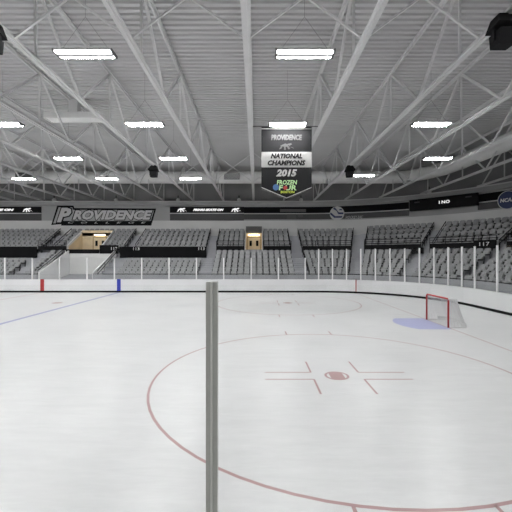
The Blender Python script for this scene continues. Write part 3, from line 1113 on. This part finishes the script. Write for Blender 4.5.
display(170, 244, 'black wall display with lit white words between two small marks', [('FRIARS SKATE ON', xw(208.5), 3.5)], [xw(182), xw(236)])

pv = thing('wall_lettering', (xw(105), YW - 0.02, zw(216)), 'large grey slanted letters with black outline on the far wall', 'sign')
kx = 39.1 / 340
def P_(px, py): return ((px - 105) * kx, (216 - py) * kx)
def flat(name, pts, y0, y1, mm, parent):
    b = MB()
    a = [(x, y0, z) for x, z in pts]; c = [(x, y1, z) for x, z in pts]
    b.poly(a, mm); b.poly(c[::-1], mm)
    for i in range(len(a)):
        j = (i + 1) % len(a)
        b.poly([a[i], a[j], c[j], c[i]], mm)
    return b.build(name, parent)
flat('backing_outline', [P_(51, 225), P_(57, 205.5), P_(73, 205.5), P_(74, 208), P_(156, 208.5), P_(151, 225.5), P_(61, 225.5), P_(61, 224)], -0.04, 0, 'black', pv)
flat('backing_face', [P_(53, 223.4), P_(58.5, 207.2), P_(72, 207.2), P_(73, 209.8), P_(154, 210), P_(149.8, 224), P_(62.4, 224), P_(62.4, 222.6)], -0.05, -0.04, 'wall', pv)
o = text('P', 0.4, 'black', 'letter_outline', pv, shear=0.3, bold=0.045, width=17 * kx, height=17 * kx); o.location = (P_(64, 215)[0], -0.06, P_(64, 215)[1])
o = text('P', 0.4, 'lightgrey', 'letter', pv, shear=0.3, bold=0.02, width=14.5 * kx, height=14.5 * kx); o.location = (P_(64, 215)[0], -0.075, P_(64, 215)[1])
o = text('ROVIDENCE', 0.4, 'black', 'letter_outline', pv, shear=0.3, bold=0.036, width=82.5 * kx, height=11.2 * kx); o.location = (P_(112.5, 215)[0], -0.06, P_(112.5, 215)[1])
o = text('ROVIDENCE', 0.4, 'lightgrey', 'letter', pv, shear=0.3, bold=0.02, width=80 * kx, height=9.6 * kx); o.location = (P_(112.5, 215)[0], -0.075, P_(112.5, 215)[1])
flat('lower_strip', [P_(62, 224.3), P_(63, 220.9), P_(151.5, 220.9), P_(150.5, 224.3)], -0.065, -0.05, 'black', pv)
o = text('C   O   L   L   E   G   E', 0.3, 'lightgrey', 'small_letters', pv, shear=0.3, width=78 * kx, height=1.7 * kx); o.location = (P_(107, 222.6)[0], -0.075, P_(107, 222.6)[1])

# league logo on the flat part of the wall
sL = px_s(337)
pL, aL = pos(sL, OW - 0.12)
lg = thing('league_logo', (pL.x, pL.y, zw(213.5, pL.y)), 'round white league logo with blue angular strokes on the wall strips', 'logo', rz=aL)
b = MB(); b.disc((0, 0, 0), 0.80, 0.03, 'lightgrey', 32, 'y'); b.build('disc', lg)
for pts in ([(-0.45, 0.55), (-0.25, 0.72), (0.15, -0.1), (0.7, -0.1), (0.7, 0.1), (0.2, 0.12), (0.1, 0.2)], [(-0.78, -0.05), (-0.3, -0.5), (0.5, -0.5), (0.6, -0.3), (-0.2, -0.3), (-0.7, 0.15)], [(0.2, 0.35), (0.6, 0.35), (0.5, 0.5), (0.3, 0.5)]):
    flat('stroke', pts, -0.045, -0.03, 'badge', lg)
o = text('HOCKEY EAST', 0.3, 'lightgrey', 'logo_words', lg, shear=0.2, width=2.0, height=0.3); o.location = (1.95, -0.16, -0.48)
# small grey plaques on the strips
b = MB()
for x0, x1, y0, y1 in ((280, 306, 209, 212), (287, 296, 214, 219), (298, 303, 214.5, 217)):
    b.box(xw(x0) - xw(290), xw(x1) - xw(290), -0.03, 0, zw(y1) - zw(220), zw(y0) - zw(220), 'grille')
o = b.build('wall_plaque'); o.location = (xw(290), YW - 0.075, zw(220))
tag(o, 'faint grey plaques on the wall strips below the banner tip', 'plaque')

# scoreboard on the curved wall
sA, sB = px_s(409.5, OW - 0.5), px_s(478, OW - 0.5)
pA, pB = Vector(at(sA, OW - 0.5, 0)), Vector(at(sB, OW - 0.5, 0))
mid = (pA + pB) / 2
ang = math.atan2((pB - pA).y, (pB - pA).x)
wl = (pB - pA).length / 2
sb = thing('scoreboard', (mid.x, mid.y, 7.66), 'long black scoreboard with small lit characters on the curved wall', 'scoreboard', rz=ang)
b = MB(); b.box(-wl, wl, 0.0, 0.30, 0, 1.12, 'screen'); b.build('cabinet', sb)
b = MB()
b.box(-wl, wl, -0.03, 0, 1.05, 1.12, 'black'); b.box(-wl, wl, -0.03, 0, 0, 0.07, 'black'); b.box(-wl, -wl + 0.07, -0.03, 0, 0.07, 1.05, 'black'); b.box(wl - 0.07, wl, -0.03, 0, 0.07, 1.05, 'black')
b.build('frame', sb)
o = text('I NO', 0.3, 'led', 'lit_characters', sb, bold=0.006, width=0.95, height=0.30); o.location = (0.25, -0.02, 0.60)
for s in (-1, 1):
    b = MB(); b.box(s * (wl - 0.75) - 0.25, s * (wl - 0.75) + 0.25, -0.02, 0, 0.78, 0.90, 'strip'); b.build('side_window', sb)
    b = MB(); b.bar((s * wl * 0.6, 0.30, 0.55), (s * wl * 0.6, 0.30 + (1.0 if 0 else 0.35), 0.55), 0.12, 0.12, 'rail'); b.build('bracket', sb)

s_ = px_s(508, OW - 0.12)
p, a = pos(s_, OW - 0.13)
nc = thing('round_badge', (p.x, p.y, zw(200, p.y)), 'round navy badge with pale rim on the curved wall beyond the scoreboard', 'logo', rz=a)
b = MB(); b.disc((0, 0, 0), 0.80, 0.04, 'lightgrey', 32, 'y'); b.build('rim', nc)
b = MB(); b.disc((0, -0.04, 0), 0.74, 0.015, 'badge', 32, 'y'); b.build('disc', nc)
o = text('NCAA', 0.4, 'white', 'letters', nc, shear=0.15, bold=0.015, width=1.15, height=0.34); o.location = (0, -0.065, 0)

# small dome lamps fixed over the wall beam
def dome(x, y, label):
    t = thing('dome_lamp', (x, y, 9.34), label, 'lamp', 'small dome lamps on the wall beam')
    b = MB(); b.tube([(0, 0, 0.30), (0, 0, 0.62)], 0.05, 'black', 8); b.build('cap', t)
    b = MB()
    prof_ = [(0.10, 0.32), (0.20, 0.22), (0.24, 0.10), (0.20, 0.0)]
    n = 12
    for (r0, z0), (r1, z1) in zip(prof_, prof_[1:]):
        for i in range(n):
            a0, a1 = 2 * PI * i / n, 2 * PI * (i + 1) / n
            b.poly([(r0 * math.cos(a0), r0 * math.sin(a0), z0), (r0 * math.cos(a1), r0 * math.sin(a1), z0), (r1 * math.cos(a1), r1 * math.sin(a1), z1), (r1 * math.cos(a0), r1 * math.sin(a0), z1)], 'white')
    b.poly([(0.1 * math.cos(2 * PI * i / n), 0.1 * math.sin(2 * PI * i / n), .32) for i in range(n)], 'white')
    b.poly([(0.2 * math.cos(2 * PI * i / n), 0.2 * math.sin(2 * PI * i / n), 0) for i in range(n)], 'white')
    b.build('shade', t)
for px, nm in ((54, 'above the start of the large lettering'), (116, 'above the middle of the large lettering'), (178, 'above the lit words display'), (239, 'above the end of the lit words display'), (301, 'just past the banner tip')):
    dome(xw(px, 38.9), YW - 0.28, f'small pale dome lamp on the wall beam, {nm}')
p, a = pos(px_s(429, OW - .45), OW - 0.45)
dome(p.x, p.y, 'small pale dome lamp above the long scoreboard')
